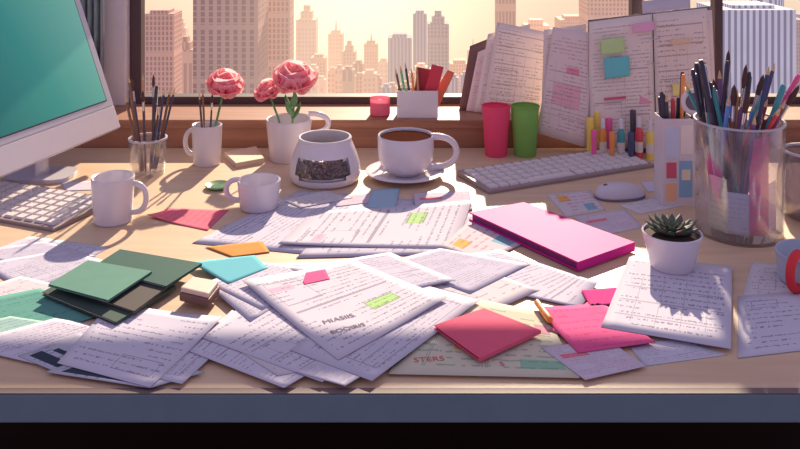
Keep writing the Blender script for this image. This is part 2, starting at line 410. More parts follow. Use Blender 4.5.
# side pile by the computer
sheet('pale printed sheet beneath other sheets beside the keyboard',[(-40,262),(30,236),(110,247),(60,275)],pL)
sheet('white printed sheet at the far side of the paper pile',[(-30,252),(45,241),(96,256),(30,270)],pD)
sheet('white printed form beside the green notebook stack',[(-20,264),(62,250),(112,262),(25,292)],pB)
sheet('cream sheet slipped under the green notebooks',[(-30,292),(20,276),(90,292),(30,316)],pK)
sheet('muted teal printed sheet under the green notebooks',[(-30,302),(40,288),(98,316),(20,341)],pTeal)
sheet('pale teal ruled sheet near the desk end',[(-50,330),(10,316),(90,328),(30,350)],paper('teal_pale',C(158,190,186),rows=8,words=12,seed=44.,ink=C(80,130,130)))
sheet('white sheet with faint notes half under other sheets',[(-45,345),(55,318),(138,332),(45,366)],pT)
sheet('dark striped chart print poking out from under a sheet',[(18,356),(80,333),(122,352),(66,376)],pChart)
sheet('teal and dark chart print under the handwritten sheet',[(45,372),(100,352),(205,372),(150,388)],pChart)
sheet('white ruled form under the handwritten sheet',[(86,362),(128,318),(240,330),(182,384)],pL)
sheet('white sheet with handwritten rows near the desk edge',[(112,302),(222,321),(150,387.5),(57,363)],pH,curl=((1,1,.012),))
# central pile
sheet('white printed sheet fanned out under the central pile',[(186,350),(232,310),(342,354),(284,388)],pA)
sheet('white sheet with a diagram under the central pile',[(206,330),(290,300),(372,356),(278,376)],pK)
sheet('white sheet with faint lines under the central pile',[(192,334),(262,296),(392,340),(322,382)],pT)
sheet('white sheet corner poking out from the central pile',[(296,372),(330,352),(368,372),(345,386)],pA)
sheet('white printed sheet beneath the central invoice',[(215,292),(275,263),(345,262),(250,322)],pB)
sheet('white sheet fanned behind the central invoice',[(206,282),(262,262),(340,272),(262,310)],pH)
sheet('cyan sheet poking out beside the central papers',[(190,262),(255,255),(268,268),(228,284)],pCyan)
sheet('white sheet spread beneath the far papers',[(224,226),(300,190),(420,200),(360,250)],pD)
sheet('large white printed sheet spread behind the central pile',[(192,243),(285,196),(388,206),(325,256)],pA)
sheet('orange card under the white printed sheets',[(205,247),(262,241),(270,252),(232,257)],pOr)
sheet('white sheet with boxes beneath the highlighted print',[(296,258),(350,206),(480,214),(462,254)],pL)
sheet('large white printed sheet with a green highlight',[(278,246),(312,211),(472,203),(455,249)],pC,curl=((1,0,.012),(0,1,.008)))
sheet('small white note with pink print',[(413,193),(469,190),(473,210),(416,212)],pRed)
sheet('pale pink slip on the far printed sheets',[(330,196),(372,193),(376,202),(336,207)],pRed)
sheet('pale blue sticky note on a printed sheet',[(372,190),(400,187),(396,207),(366,208)],paper('pale_blue',C(165,192,212),texton=False),name='sticky_note',cat='sticky note')
sheet('white sheet between the mugs',[(283,200),(326,190),(352,198),(300,208)],pK)
sheet('coral pink card lying beside the small mug',[(147,218),(168,208),(229,210),(207,231)],pCoral,curl=((0,1,.014),))
sheet('colourful leaflet partly under the magenta book',[(440,247),(470,220),(530,240),(486,262)],pColl)
sheet('white printed sheet in the middle of the desk',[(388,266),(500,249),(598,284),(580,308)],pA,curl=((1,0,.006),))
sheet('white diagram sheet among the middle papers',[(376,272),(430,250),(540,290),(500,308)],pK)
sheet('white printed sheet near the magenta book',[(385,262),(440,248),(530,264),(470,294)],pD)
mp,mpP,mpz=sheet('cream map-like sheet with green marks and red lettering',[(440,292),(545,312),(580,378),(388,374)],pMap)
sheet('white ruled sheet beneath the invoice',[(290,350),(392,276),(480,300),(372,381)],pL)
sheet('white printed sheet lying behind the invoice',[(290,268),(390,252),(456,280),(350,304)],pB)
inv,invP,invz=sheet('large white invoice with text columns atop the pile',[(242,284),(352,259),(447,300),(338,360)],pC,curl=((0,1,.012),(1,0,.008)))
sheet('pink sticky note on the invoice',[(298,274),(325,269),(330,279),(304,285)],pPink,name='sticky_note',cat='sticky note')
# pile on the other side
sheet('white printed sheet with a red block',[(540,347),(608,340),(647,366),(585,380)],pRed)
sheet('white sheet curled at the desk edge',[(628,346),(680,336),(727,355),(645,366)],pH)
sheet('coral pink sheet under the pink card',[(548,330),(590,300),(640,318),(600,348)],pCoral)
sheet('pink printed card beside the sticky pad',[(536,309),(600,303),(656,342),(578,353)],pPink,curl=((0,1,.008),))
sheet('magenta card under the handwritten sheet',[(581,290),(620,287),(616,304),(590,306)],pMag)
sheet('white table sheet under the potted succulent',[(630,255),(732,266),(731,349),(601,327)],pT)
sheet('white diagram sheet beside the enamel mug',[(752,262),(820,268),(840,300),(742,296)],pK)
sheet('white handwritten sheet in shadow at the desk end',[(738,296),(862,286),(890,340),(738,358)],pH)
sheet('small collage card beside the keyboard',[(546,194),(590,190),(606,210),(566,217)],pColl)
sheet('white note card with a drawing beside the magenta book',[(573,217),(625,209),(643,227),(600,236)],pRed)
sheet('white note card beside the mouse',[(618,205),(658,196),(692,204),(640,214)],pK)
sheet('pale sheet lying near the pen holder',[(640,182),(664,180),(680,190),(648,192)],pP)
sheet('small white note near the desktop computer',[(60,182),(92,181),(96,190),(66,191)],pP)

# lettering printed on papers
def lettering(txt,px,py,z,size,ang,parent,m):
    cu=bpy.data.curves.new('lettering','FONT'); cu.body=txt; cu.size=size; cu.extrude=.0001
    to=bpy.data.objects.new('tmp',cu); COL.objects.link(to)
    dg=bpy.context.evaluated_depsgraph_get(); dg.update()
    me=bpy.data.meshes.new_from_object(to.evaluated_get(dg)); bpy.data.objects.remove(to)
    me.materials.clear(); me.materials.append(m)
    o=bpy.data.objects.new('printed_lettering',me); COL.objects.link(o); o.parent=parent
    o.location=W(px,py,z)-parent.location; o.rotation_euler=(0,0,math.radians(ang))
mr=mat('red_ink',C(206,96,98),.8); mg=mat('grey_ink',C(112,94,118),.8)
lettering('STERS',414,362,mpz+.0006,.021,6,mp,mr); lettering('5',500,366,mpz+.0006,.02,6,mp,mr)
lettering('MIASIIS',324,324,invz+.0008,.021,28,inv,mg); lettering('EOOIRIS',332,334,invz+.0008,.019,28,inv,mg)

# ---------------------------------------------------------------- books and stacked notebooks
def book(name,label,q,t,mc,mpg,cat='book',group=None,ct=.0016):
    q=fixq(q); P=[W(*p) for p in q]; b=surf([(p.x,p.y) for p in P])+.0004
    P=[W(p[0],p[1],b+t) for p in q]; pl=[(p.x,p.y) for p in P][::-1]
    c=sum((Vector(p) for p in pl),Vector((0,0)))/4
    e=empty(name,(c.x,c.y,DZ+b),label,cat,group)
    ins=[tuple(c+(Vector(p)-c)*.955) for p in pl]
    mesh('front_cover',prism(pl,DZ+b+t-ct,DZ+b+t),mc,e,bevel=min(.0006,ct*.3))
    mesh('back_cover',prism(pl,DZ+b,DZ+b+ct),mc,e,bevel=min(.0006,ct*.3))
    mesh('page_block',prism(ins,DZ+b+ct,DZ+b+t-ct),mpg,e)
    a=Vector(pl[0]); d_=Vector(pl[1]); n_=(c-(a+d_)/2).normalized()*.004
    mesh('spine',prism([tuple(a),tuple(d_),tuple(d_+n_),tuple(a+n_)],DZ+b+ct,DZ+b+t-ct),mc,e)
    SHEETS.append((pl,b+t)); return e
G='green notebooks in the stack'
mgd=mat('cover_olive',C(68,86,80),.7,spec=.2); mgg=mat('cover_green',C(50,90,84),.7,spec=.2); mgt=mat('cover_teal',C(92,140,126),.7,spec=.2); mpg=mat('page_edges',C(215,200,190),.8)
mbr=mat('cover_brown',C(82,76,76),.7,spec=.2)
book('notebook','dark olive notebook at the bottom of a stack',[(42,292),(92,264),(176,286),(116,322)],.007,mgd,mpg,'notebook',G)
book('notebook','brown-grey notebook in a fanned stack',[(66,288),(108,259),(182,276),(134,311)],.006,mbr,mpg,'notebook',G)
book('notebook','dark green notebook lying at an angle in a stack',[(92,267),(120,249),(202,263),(166,286)],.006,mgg,mpg,'notebook',G)
book('notebook','light teal-green notebook on top of a stack',[(48,284),(88,260),(152,271),(108,300)],.005,mgt,mpg,'notebook',G)
book('magenta_book','glossy purple-magenta hardback book lying on the papers',[(469,212),(524,202),(635,242),(578,262)],.021,mat('magenta_cover',C(205,40,150),.6,var=.04,spec=.15),mat('magenta_pages',C(120,26,96),.6),'book',None,.0035)
book('sticky_note_pad','coral pink sticky note pad with darker edge',[(434,325),(484,308),(541,330),(480,358)],.007,mat('pad_pink',C(228,100,128),.8,spec=.1),mat('pad_edge',C(150,30,60),.6),'note pad',None,.0015)
book('pocket_notebook','small cream notebook lying near the flower mug',[(224,152),(256,146),(264,158),(236,163)],.016,mat('cream_cover',C(220,190,165),.6),mpg,'notebook')

# eraser
q_=fixq([(179,291),(192,279),(220,284),(209,298)])
P=[W(*p,.02) for p in q_]; b=surf([(p.x,p.y) for p in P])+.0004
P=[W(*p,b+.02) for p in q_]; pl=[(p.x,p.y) for p in P][::-1]; b=surf(pl)+.0004
c=sum((Vector(p) for p in pl),Vector((0,0)))/4
er=empty('eraser',(c.x,c.y,DZ+b),'small beige and brown block eraser on the papers','eraser')
mesh('sleeve',prism(pl,DZ+b,DZ+b+.018),mat('er_brown',C(120,88,84),.6),er,bevel=.004)
mesh('rubber',prism([tuple(c+(Vector(p)-c)*.93) for p in pl],DZ+b+.0182,DZ+b+.028),mat('er_beige',C(222,196,180),.6),er,bevel=.003)

def stick(kind,col,base,top,r,label,cat,group=None,name=None):
    base=Vector(base); top=Vector(top); L=(top-base).length
    e=empty(name or kind,base,label,cat,group); e.rotation_mode='QUATERNION'; e.rotation_quaternion=Vector((0,0,1)).rotation_difference((top-base).normalized())
    def pt(n,prof,m,seg=10): mesh(n,lathe(prof,(0,0,0),seg),m,e,local=True,smooth=seg>6)
    if kind=='pencil':
        pt('barrel',[(0,0),(r,0),(r,L-.022),(0,L-.022)],col,6); pt('sharpened_tip',[(r,L-.022),(r*.3,L-.005),(r*.3,L-.005),(0,L)],mat('raw_wood',C(225,185,140),.7),8)
    elif kind=='pen':
        pt('barrel',[(0,0),(r*.4,0),(r,.012),(r,L*.7),(0,L*.7)],col)
        capm=col if random.random()<.55 else mat('cap_dark',C(60,55,75),.3)
        pt('cap',[(0,L*.7),(r*1.2,L*.7),(r*1.2,L*.98),(r*.8,L),(0,L)],capm)
        mesh('clip',box(r*1.2,r*1.6,-r*.3,r*.3,L*.78,L*.97),mat('chrome',C(200,200,210),.2,.9),e,local=True)
    elif kind=='paintbrush':
        pt('handle',[(0,0),(r*.5,0),(r*1.0,L*.5),(r*.8,L*.75),(0,L*.75)],col); pt('ferrule',[(r*.85,L*.75),(r*1.0,L*.86),(0,L*.86)],mat('chrome',C(200,200,210),.2,.9))
        pt('bristles',[(r*.9,L*.86),(r*1.4,L*.91),(r*.9,L*.97),(0,L)],mat('bristle',C(90,62,60),.9))
    elif kind=='marker':
        pt('body',[(0,0),(r,0),(r,L*.68),(0,L*.68)],col,14); pt('cap',[(0,L*.68),(r*1.08,L*.68),(r*1.08,L*.97),(r*.9,L),(0,L)],col,14)
    elif kind=='paint_bottle':
        pt('bottle_body',[(0,0),(r,0),(r,L*.62),(r*.5,L*.74),(0,L*.74)],col,16); pt('bottle_cap',[(0,L*.74),(r*.62,L*.74),(r*.55,L*.97),(0,L)],mat('pc_white',C(228,224,232),.4),14)
        pt('bottle_label',[(r*1.01,L*.15),(r*1.02,L*.15),(r*1.02,L*.4),(r*1.01,L*.4),(r*1.01,L*.15)],mat('bottle_label',C(235,225,215),.6),16)
    return e
PC={n:mat('pc_'+n,C(*c),.4) for n,c in dict(navy=(68,76,118),char=(78,70,82),maroon=(160,64,84),pink=(248,100,165),red=(232,78,88),wood=(206,156,114),white=(228,224,232),teal=(80,165,170),orange=(245,155,80),yellow=(250,218,100),green=(115,210,135),blue=(105,155,230),brown=(130,92,76),plum=(135,90,145),lilac=(170,150,205)).items()}
CN={'char':'charcoal','wood':'wood-coloured'}
a=W(537,306,.008); b2=W(550,324,.008); zz=surf([(a.x-.01,a.y),(a.x+.01,a.y),(b2.x+.01,b2.y),(b2.x-.01,b2.y)])
a.z=b2.z=DZ+zz+.0075; stick('marker',PC['orange'],a,b2,.0065,'short orange marker lying on the papers','marker')

# ---------------------------------------------------------------- cups
def base_at(px,bottom,rpx,z=0.):
    cy=bottom-rpx*(bottom-YH)/F
    p=W(px,cy,z); s=F/p.y
    z2=surf(circ(p.x,p.y,rpx/s)); 
    if z2>0: p=W(px,cy,z2+.0004)
    return p,F/p.y,cy
M_WHITE=mat('ceramic_white',C(222,214,222),.25,var=.03)
M_GREY=mat('ceramic_grey',C(190,186,200),.35,var=.04)
def handle(p,s,rin,z0,z1,out,ang,rad,m,parent,flat=1.0):
    pts=[]; n=16
    ca,sa=math.cos(ang),math.sin(ang)
    for i in range(n+1):
        t=math.pi*i/n; r=(rin+out*math.sin(t)**.75)/s; z=((z0+z1)/2+(z1-z0)/2*math.cos(t))/s
        pts.append((p.x+r*ca,p.y+r*sa,p.z+z))
    mesh('handle',tube(pts,rad/s,10,flat,side=(-sa,ca,0)),m,parent,smooth=True)
def mug(name,label,px,bottom,rt,rb,rimy,m,hd=None,cat='mug',group=None):
    p,s,cy=base_at(px,bottom,rb); h=cy-rimy
    e=empty(name,p,label,cat,group)
    pr=[(0,0),(rb*.92,0),(rb,1.5),(rb+(rt-rb)*.5,h*.5),(rt,h-.8),(rt-.7,h),(rt-2,h-.8),(rb-2,4),(0,3.5)]
    mesh('cup_body',lathe([(r/s,z/s) for r,z in pr],p,48),m,e,smooth=True)
    if hd:
        side,out,z0,z1,rad=hd[:5]; handle(p,s,(rb+rt)/2-1.5,z0,z1,out,side,rad,m if len(hd)<6 else hd[5],e)
    return e,p,s,h
PI=math.pi
mug('mug','tall white ceramic mug standing beside the keyboard',113,228,21,18.5,176,M_WHITE,(0,15,9,38,2.8))
mug('mug','small white ceramic mug beside the pink card',259,214,21.5,19,179,M_WHITE,(PI,14,7,28,2.7))
sau,ss,_=base_at(405,185,25)
e=empty('saucer',sau,'round white saucer under the coffee cup','saucer')
mesh('dish',lathe([(r/ss,z/ss) for r,z in [(0,0),(20,0),(22,1.5),(39,6),(39.5,7),(38,7.6),(22,3.6),(0,3.2)]],sau,56),M_WHITE,e,smooth=True)
cp=Vector((sau.x+.002,sau.y,sau.z+3.8/ss)); s=ss
e=empty('coffee_cup',cp,'large white coffee cup full of black coffee on a saucer','cup')
h=39;rt=28;rb=19
pr=[(0,0),(rb*.7,0),(rb*.75,2),(rb*1.15,5),(rt*.96,14),(rt,26),(rt,h-1),(rt-.7,h),(rt-2,h-1),(rt-2.5,24),(rt-4,14),(rb,7),(0,6)]
mesh('cup_body',lathe([(r/s,z/s) for r,z in pr],cp,56),M_WHITE,e,smooth=True)
handle(cp,s,rt-2,6,37,25,0,3.2,M_WHITE,e)
mesh('coffee',lathe([(0,(h-3)/s),((rt-2.2)/s,(h-3)/s),((rt-2.2)/s,(h-4)/s),(0,(h-4)/s)],cp,48),tmat('coffee_matte',C(76,42,34),0.),e)

# coffee bean jar: wide low white vessel, broad open rim, glazed opening showing dark beans
p,s,cy=base_at(325,190,31); e=empty('coffee_bean_jar',p,'squat tapered off-white jar with dark beans behind glass','jar')
pr=[(0,0),(31,0),(34.6,3),(35.6,8),(35.4,12),(34.9,16),(34,20),(32.8,24),(31.4,28),(29.8,32),(28.2,36),(26.8,39),(26.2,41),(26.8,42.5),(26,43.8),(24.4,43.6),(24.2,41),(27.4,33),(30.4,25),(32.4,17),(33,10),(30,4),(0,3)]
def skp(a_,z_):
    da=abs((a_-1.5*PI+PI)%(2*PI)-PI); zz=z_*s
    return (da<.84 and 11<zz<27) or (da<.74 and 7.5<zz<30)
mesh('jar_shell',lathe([(r/s,z/s) for r,z in pr],p,72,skp),M_WHITE,e,smooth=True)
mesh('glass_window',lathe([(r/s,z/s) for r,z in [(33.6,7),(33.9,12),(33,18),(31.4,25),(29,32)]],p,72,lambda a_,z_: abs((a_-1.5*PI+PI)%(2*PI)-PI)>.92),glass('jar_glass',(.97,.95,.96,1),gloss=.05,dif=.06),e,smooth=True)
ico=[(0,0,1)]+[(.89*math.cos(i*PI*.4),.89*math.sin(i*PI*.4),.45) for i in range(5)]+[(.89*math.cos(i*PI*.4+.63),.89*math.sin(i*PI*.4+.63),-.45) for i in range(5)]+[(0,0,-1)]
icf=[[0,1+i,1+(i+1)%5] for i in range(5)]+[[1+i,6+i,1+(i+1)%5] for i in range(5)]+[[1+(i+1)%5,6+i,6+(i+1)%5] for i in range(5)]+[[11,6+(i+1)%5,6+i] for i in range(5)]
gs=[]
for i in range(330):
    if i<240: a_=random.uniform(PI,2*PI); zz=random.uniform(8,25); R=(28-max(0,zz-14)*.2)*random.uniform(.9,1)
    else: a_=random.uniform(0,2*PI); zz=random.uniform(24,28); R=22*math.sqrt(random.random())
    M=Matrix.Translation(p+Vector((R*math.cos(a_)/s,R*math.sin(a_)/s,zz/s)))@Matrix.Rotation(random.random()*6,4,'Z')@Matrix.Rotation(random.random()*6,4,'X')@Matrix.Diagonal((4.0/s,2.8/s,2.3/s,1))
    gs.append(xf((ico,icf),M))
o=mesh('coffee_beans',join(gs),mat('beans',C(92,66,68),.4,var=.5,scale=90),e,smooth=True); o['kind']='stuff'
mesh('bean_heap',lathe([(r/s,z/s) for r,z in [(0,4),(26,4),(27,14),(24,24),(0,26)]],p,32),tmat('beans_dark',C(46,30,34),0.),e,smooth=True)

mglass=glass('clear_glass',(.96,.95,.97,1),dif=.06,gloss=.2)
def tumbler(name,label,px,bottom,rt,rb,rimy,m,cat,z=0.):
    p,s,cy=base_at(px,bottom,rb); h=cy-rimy
    e=empty(name,p,label,cat)
    mesh('holder_body',lathe([(r/s,z_/s) for r,z_ in [(0,0),(rb,0),(rb+.2,1),(rt,h),(rt-1.3,h),(rb-1.2,3),(0,3)]],p,48),m,e,smooth=True)
    mesh('rim',lathe([(r/s,z_/s) for r,z_ in [(rt-1.4,h-1),(rt+.5,h-1),(rt+.5,h+.8),(rt-1.4,h+.8),(rt-1.4,h-1)]],p,48),M_GREY,e,smooth=True)
    return p,s,h
def fill(p,s,h,rb,rt,n,lens,cols,kinds,rr,group,where,xbias=0.,upright=0.):
    for i in range(n):
        a_=2*PI*i/n+random.uniform(-.3,.3); r1=(rt-2.5-rr*s)*math.sqrt(random.uniform(.25,1)); r0=(rb-4-rr*s)*random.uniform(.2,.8)
        a0=a_+PI*random.uniform(.8,1.2)
        if xbias>0: a0=random.gauss(PI,1.1)
        if upright: a0=a_+random.uniform(-.5,.5); r0=r1*upright
        b_=p+Vector(((r0*math.cos(a0))/s,r0*math.sin(a0)/s,4/s)); t_=p+Vector((r1*math.cos(a_)/s,r1*math.sin(a_)/s,h/s))
        d_=(t_-b_).normalized(); L=random.uniform(*lens)/s
        kd=random.choice(kinds); cn=random.choice(cols)
        stick(kd,PC[cn],b_,b_+d_*L,rr*random.uniform(.85,1.15),'%s %s standing in the %s'%(CN.get(cn,cn),kd,where),kd,group)
p,s,h=tumbler('pencil_glass','clear grey glass tumbler holding pencils and brushes',148,179,18.5,16,138,mglass,'pen holder')
fill(p,s,h,16,18.5,12,(72,102),['char','brown','navy','wood','char','plum'],['pencil','paintbrush','pencil','pen'],.0038,'pencils in the glass tumbler','glass tumbler',upright=.5)

p,s,h=tumbler('pen_bucket','large clear plastic bucket crammed with pens and brushes',739,248,43,41,120,mglass,'pen holder')
fill(p,s,h,41,43,50,(118,174),['navy','char','maroon','pink','red','white','teal','navy','plum','brown','wood','lilac','blue','char'],['pen','pencil','paintbrush','pencil','pen','paintbrush'],.0052,'pens in the clear bucket','clear bucket',.8)
for i,(cc,lb) in enumerate((((214,228,205),'pale green'),((205,214,235),'pale blue'),((240,120,170),'bright pink'),((235,205,222),'pale pink'))):
    ang=-2.6+i*.62; c0=p+Vector((.08*math.cos(ang),.08*math.sin(ang),.02)); tdir=Vector((-math.sin(ang),math.cos(ang),0))*.026
    hh_=(.13,.10,.235,.12)[i]
    pts=[c0-tdir+Vector((0,0,hh_)),c0+tdir+Vector((0,0,hh_)),c0+tdir,c0-tdir]
    o=gridmesh('note_card',pts,paper('bucket_card%d'%i,C(*cc),rows=6,words=7,seed=50.+i,ink=C(140,175,170)),.001); tag(o,lb+' printed card standing inside the clear bucket','card','cards inside the bucket')

def boxholder(name,label,px,bottom,w_,hh,dep,m,zb=0.,dpt=None,cat='pen holder'):
    if dpt is None: c=W(px,bottom,zb); c.y+=dep/2; s=F/(c.y-dep/2)
    else: c=Vector(((px-400)*dpt/F,dpt+dep/2,DZ+zb)); s=F/dpt
    hw=w_/s/2; hd=dep/2; hz=hh/s; t=.003
    e=empty(name,c,label,cat)
    g=join([box(c.x-hw,c.x+hw,c.y-hd,c.y+hd,c.z,c.z+t),box(c.x-hw,c.x+hw,c.y-hd,c.y-hd+t,c.z+t,c.z+hz),box(c.x-hw,c.x+hw,c.y+hd-t,c.y+hd,c.z+t,c.z+hz),
      box(c.x-hw,c.x-hw+t,c.y-hd+t,c.y+hd-t,c.z+t,c.z+hz),box(c.x+hw-t,c.x+hw,c.y-hd+t,c.y+hd-t,c.z+t,c.z+hz)])
    mesh('holder_body',g,m,e); return e,c,s,hw,hd,hz
e,c,s,hw,hd,hz=boxholder('pen_box','tall white square pen holder with blue and pink label panels',679,206,33,87,.075,M_WHITE)
for (u0,u1,v0,v1,cc) in ((.1,.5,.55,.9,(205,215,240)),(.55,.92,.6,.93,(235,225,225)),(.12,.42,.32,.5,(215,95,120)),(.5,.9,.1,.52,(140,185,220)),(.1,.42,.06,.26,(245,190,150)),(.58,.84,.3,.42,(240,225,200))):
    mesh('label_panel',box(c.x-hw+2*hw*u0,c.x-hw+2*hw*u1,c.y-hd-.0012 if cc!=(240,225,200) else c.y-hd-.002,c.y-hd-.0001,c.z+hz*v0,c.z+hz*v1),mat('panel_%d%d'%(cc[0],cc[2]),C(*cc),.5),e)
for i in range(13):
    x=random.uniform(-.8,.8)*hw; y=random.uniform(-.7,.7)*hd
    b_=c+Vector((x*.4,y,.006)); t_=c+Vector((x,y,hz)); d_=(t_-b_).normalized()
    cn=random.choice(['navy','white','red','teal','char','plum','orange','blue','lilac','wood']); kd=random.choice(['pen','pencil','pen','paintbrush'])
    stick(kd,PC[cn],b_,b_+d_*random.uniform(96,130)/s,.0046,'%s %s standing in the white pen box'%(CN.get(cn,cn),kd),kd,'pens in the white pen box')
mg0=c+Vector((hw*.5,-hd*.5,hz+.02)); e=empty('magnifying_glass',mg0,'round white-rimmed magnifying glass poking out of the pen box','magnifying glass')
cc=c+Vector((hw*.95,-hd*.9,104/s)); ring=[cc+Vector((.030*math.cos(i*PI/12),0,.030*math.sin(i*PI/12))) for i in range(25)]
mesh('rim',tube(ring,.007,8),M_WHITE,e,smooth=True)
mesh('lens',xf(lathe([(0,-.0015),(.026,-.001),(.026,.001),(0,.0015)],(0,0,0),24),Matrix.Translation(cc)@Matrix.Rotation(PI/2,4,'X')),mat('lens_dark',C(110,104,122),.2),e)
mesh('handle',tube([cc+Vector((-.003,0,-.036)),mg0-Vector((0,0,.15))],.005,8),PC['char'],e,smooth=True)

# coloured cups
for px,nm,cc,lb in ((496,'party_cup',(255,100,140),'bright pink-red'),(525,'party_cup',(150,205,110),'lime green')):
    mm=tmat('cup_'+lb,C(*cc),.35,var=.03); p,s,cy=base_at(px,158,10); h=cy-106
    e=empty(nm,p,'tapered %s plastic cup standing before the open binder'%lb,'cup')
    mesh('cup_wall',lathe([(r/s,z/s) for r,z in [(0,0),(10.5,0),(10.8,1),(14,h)]],p,40),mm,e,smooth=True)
    mesh('rim',lathe([(r/s,z/s) for r,z in [(13,h-.6),(14.6,h-.6),(14.6,h+.8),(13,h+.8),(13,h-.6)]],p,40),mm,e,smooth=True)

# standing markers and little bottles
for px,top,bt,r_,cn,kd in ((590,118,157,3.4,'yellow','marker'),(597,112,154,2.8,'yellow','marker'),(603,118,158,3.6,'orange','paint_bottle'),(609,118,155,3.0,'pink','marker'),(615,106,152,2.8,'green','marker'),(621,118,159,3.8,'teal','paint_bottle'),(627,104,153,3.2,'blue','marker'),(633,110,157,2.8,'char','marker'),(639,116,159,4,'red','paint_bottle'),(645,106,153,3.2,'plum','marker'),(650,120,160,3.8,'yellow','paint_bottle'),(655,108,153,3.2,'pink','marker'),(594,130,161,2.6,'pink','marker'),(612,132,161,2.6,'orange','marker'),(631,132,162,2.8,'navy','marker')):
    p,s,cy=base_at(px,bt,r_); 
    stick(kd,PC[cn],p,p+Vector((0,0,(cy-top)/s)),r_/s,'%s %s standing upright on the desk'%(CN.get(cn,cn),kd.replace('_',' ')),kd.replace('_',' '),'markers and bottles before the binder')

# succulent
p,s,cy=base_at(672,275,20); h=cy-231
e=empty('potted_succulent',p,'small dark green succulent in a white tapered pot','potted plant')
mesh('pot',lathe([(r/s,z/s) for r,z in [(0,0),(20,0),(21,1),(29.5,h-.8),(28.8,h),(27.5,h-.6),(26.5,h-5),(0,h-5)]],p,48),M_WHITE,e,smooth=True)
mesh('soil',lathe([(0,(h-1.5)/s),(26.5/s,(h-3)/s),(26.5/s,(h-5)/s),(0,(h-5)/s)],p,32),mat('soil',C(70,55,50),.9,var=.4,scale=200),e)
def leaf(c0,ang,el_,L,w0):
    pts=[];rad=[]
    for i in range(7):
        t=i/6; ee=el_+t*.35
        pts.append(c0+Vector((math.cos(ang)*math.cos(ee),math.sin(ang)*math.cos(ee),math.sin(ee)))*(L*t)); rad.append(w0*(.55+.9*t-1.42*t**2.2)*(1 if t<1 else .2)+.0004)
    return tube(pts,rad,8,.42,side=(0,0,1))
gs=[];gs2=[]; c0=p+Vector((0,0,(h-1)/s))
for lay,(n,el_,L,w0) in enumerate(((13,.02,29,8),(12,.2,25,8),(9,.45,19,7),(7,.75,14,6),(4,1.1,9,4))):
    for i in range(n):
        (gs if (i+lay)%2 else gs2).append(leaf(c0,2*PI*(i+.4*lay)/n,el_+random.uniform(-.08,.08),L/s*random.uniform(.85,1.05),w0/s))
mesh('leaves',join(gs),mat('leaf_green',C(78,98,80),.5,var=.25,scale=60),e,smooth=True)
mesh('leaves',join(gs2),mat('leaf_plum',C(94,86,82),.5,var=.25,scale=60),e,smooth=True)

# ---------------------------------------------------------------- flowers
def blossom(c0,R,axis=Vector((0,0,1))):
    gs=[]; rot=Vector((0,0,1)).rotation_difference(axis.normalized()).to_matrix().to_4x4()
    for lay in range(4):
        nP=[3,4,5,6][lay]; tilt=[.3,.65,1.05,1.45][lay]; L=R*[.62,.8,.95,1.02][lay]
        for i in range(nP):
            an=2*PI*i/nP+lay*.7+random.uniform(-.2,.2); V=[];Fc=[]; n=8; ph=random.random()*6; am=random.uniform(.02,.04); Lq=L*random.uniform(.92,1.06)
            for j in range(n+1):
                v=j/n
                for i2 in range(n+1):
                    u=i2/n*2-1; wv=R*.74*math.sin(PI*min(1,.12+.66*v))**.7
                    th=tilt+.35*(1-v)-.3*v; r=Lq*v*math.sin(max(th,.0))*.95+R*.04; z=Lq*v*math.cos(th)
                    r-=R*.18*u*u*v; z+=R*am*math.sin(3*u+ph)*v*v - R*.05*(u*u)*v
                    x=r; y=u*wv
                    V.append((x*math.cos(an)-y*math.sin(an),x*math.sin(an)+y*math.cos(an),z-R*.25))
            for j in range(n):
                for i2 in range(n):
                    a_=j*(n+1)+i2; Fc.append([a_,a_+1,a_+n+2,a_+n+1])
            gs.append((V,Fc))
    return xf(join(gs),Matrix.Translation(c0)@rot)
m_pet=tmat('petal_coral',C(255,206,210),.55,var=.04); m_pet2=tmat('petal_pink',C(255,212,216),.55,var=.04)
for m_ in (m_pet,m_pet2):
    for n_ in m_.node_tree.nodes:
        if n_.type=='BSDF_DIFFUSE':
            for l in list(n_.inputs[0].links): m_.node_tree.links.remove(l)
            n_.inputs[0].default_value=C(255,172,184)
m_stem=mat('stem_green',C(96,140,94),.6)
def flower(root,head,R,m,label,leaves=True):
    e=empty('peony',root,label,'flower','pink peonies')
    ax=(Vector(head)-Vector(root)); ax=Vector((ax.x*1.2,-.45*ax.length,ax.length))
    mid=(Vector(root)+Vector(head))/2+Vector((.004,0,.01))
    mesh('stem',tube([root,mid,head],.0035,8),m_stem,e,smooth=True)
    o=mesh('blossom',blossom(Vector(head),R,ax),m,e,smooth=True)
    if leaves:
        gs=[]
        for a_,t in ((.5,.45),(2.6,.55),(-1.2,.62),(4.2,.5)):
            q=Vector(root).lerp(Vector(head),t); gs.append(leaf(q,a_,.7,R*.75,R*.2))
        mesh('leaf',join(gs),m_stem,e,smooth=True)
_,p,s,h=mug('mug','small white mug used as a vase for a peony',207,168,15,13.5,124,M_WHITE,(PI,9,10,34,2.4))
flower(p+Vector((0,0,5/s)),Vector((p.x+18/s,p.y,p.z+(h+40)/s)),21/s,m_pet,'single coral pink peony standing in a small mug',False)
for i,(dx,dy,L,kd) in enumerate(((-6,2,66,'pencil'),(-2,-3,72,'pencil'),(3,3,64,'paintbrush'))):
    b_=p+Vector((dx*.5/s,dy*.5/s,5/s)); t_=p+Vector((dx*1.0/s,dy*1.2/s,h/s)); stick(kd,PC['brown' if i%2 else 'char'],b_,b_+(t_-b_).normalized()*L/s,.0034,'dark %s standing in the flower mug'%kd,kd,'pencils in the flower mug')
_,p,s,h=mug('flower_pot_mug','large white pot with a curved handle holding pink peonies',289,165,23,19,118,M_WHITE,(0,20,26,46,2.8),cat='flower pot')
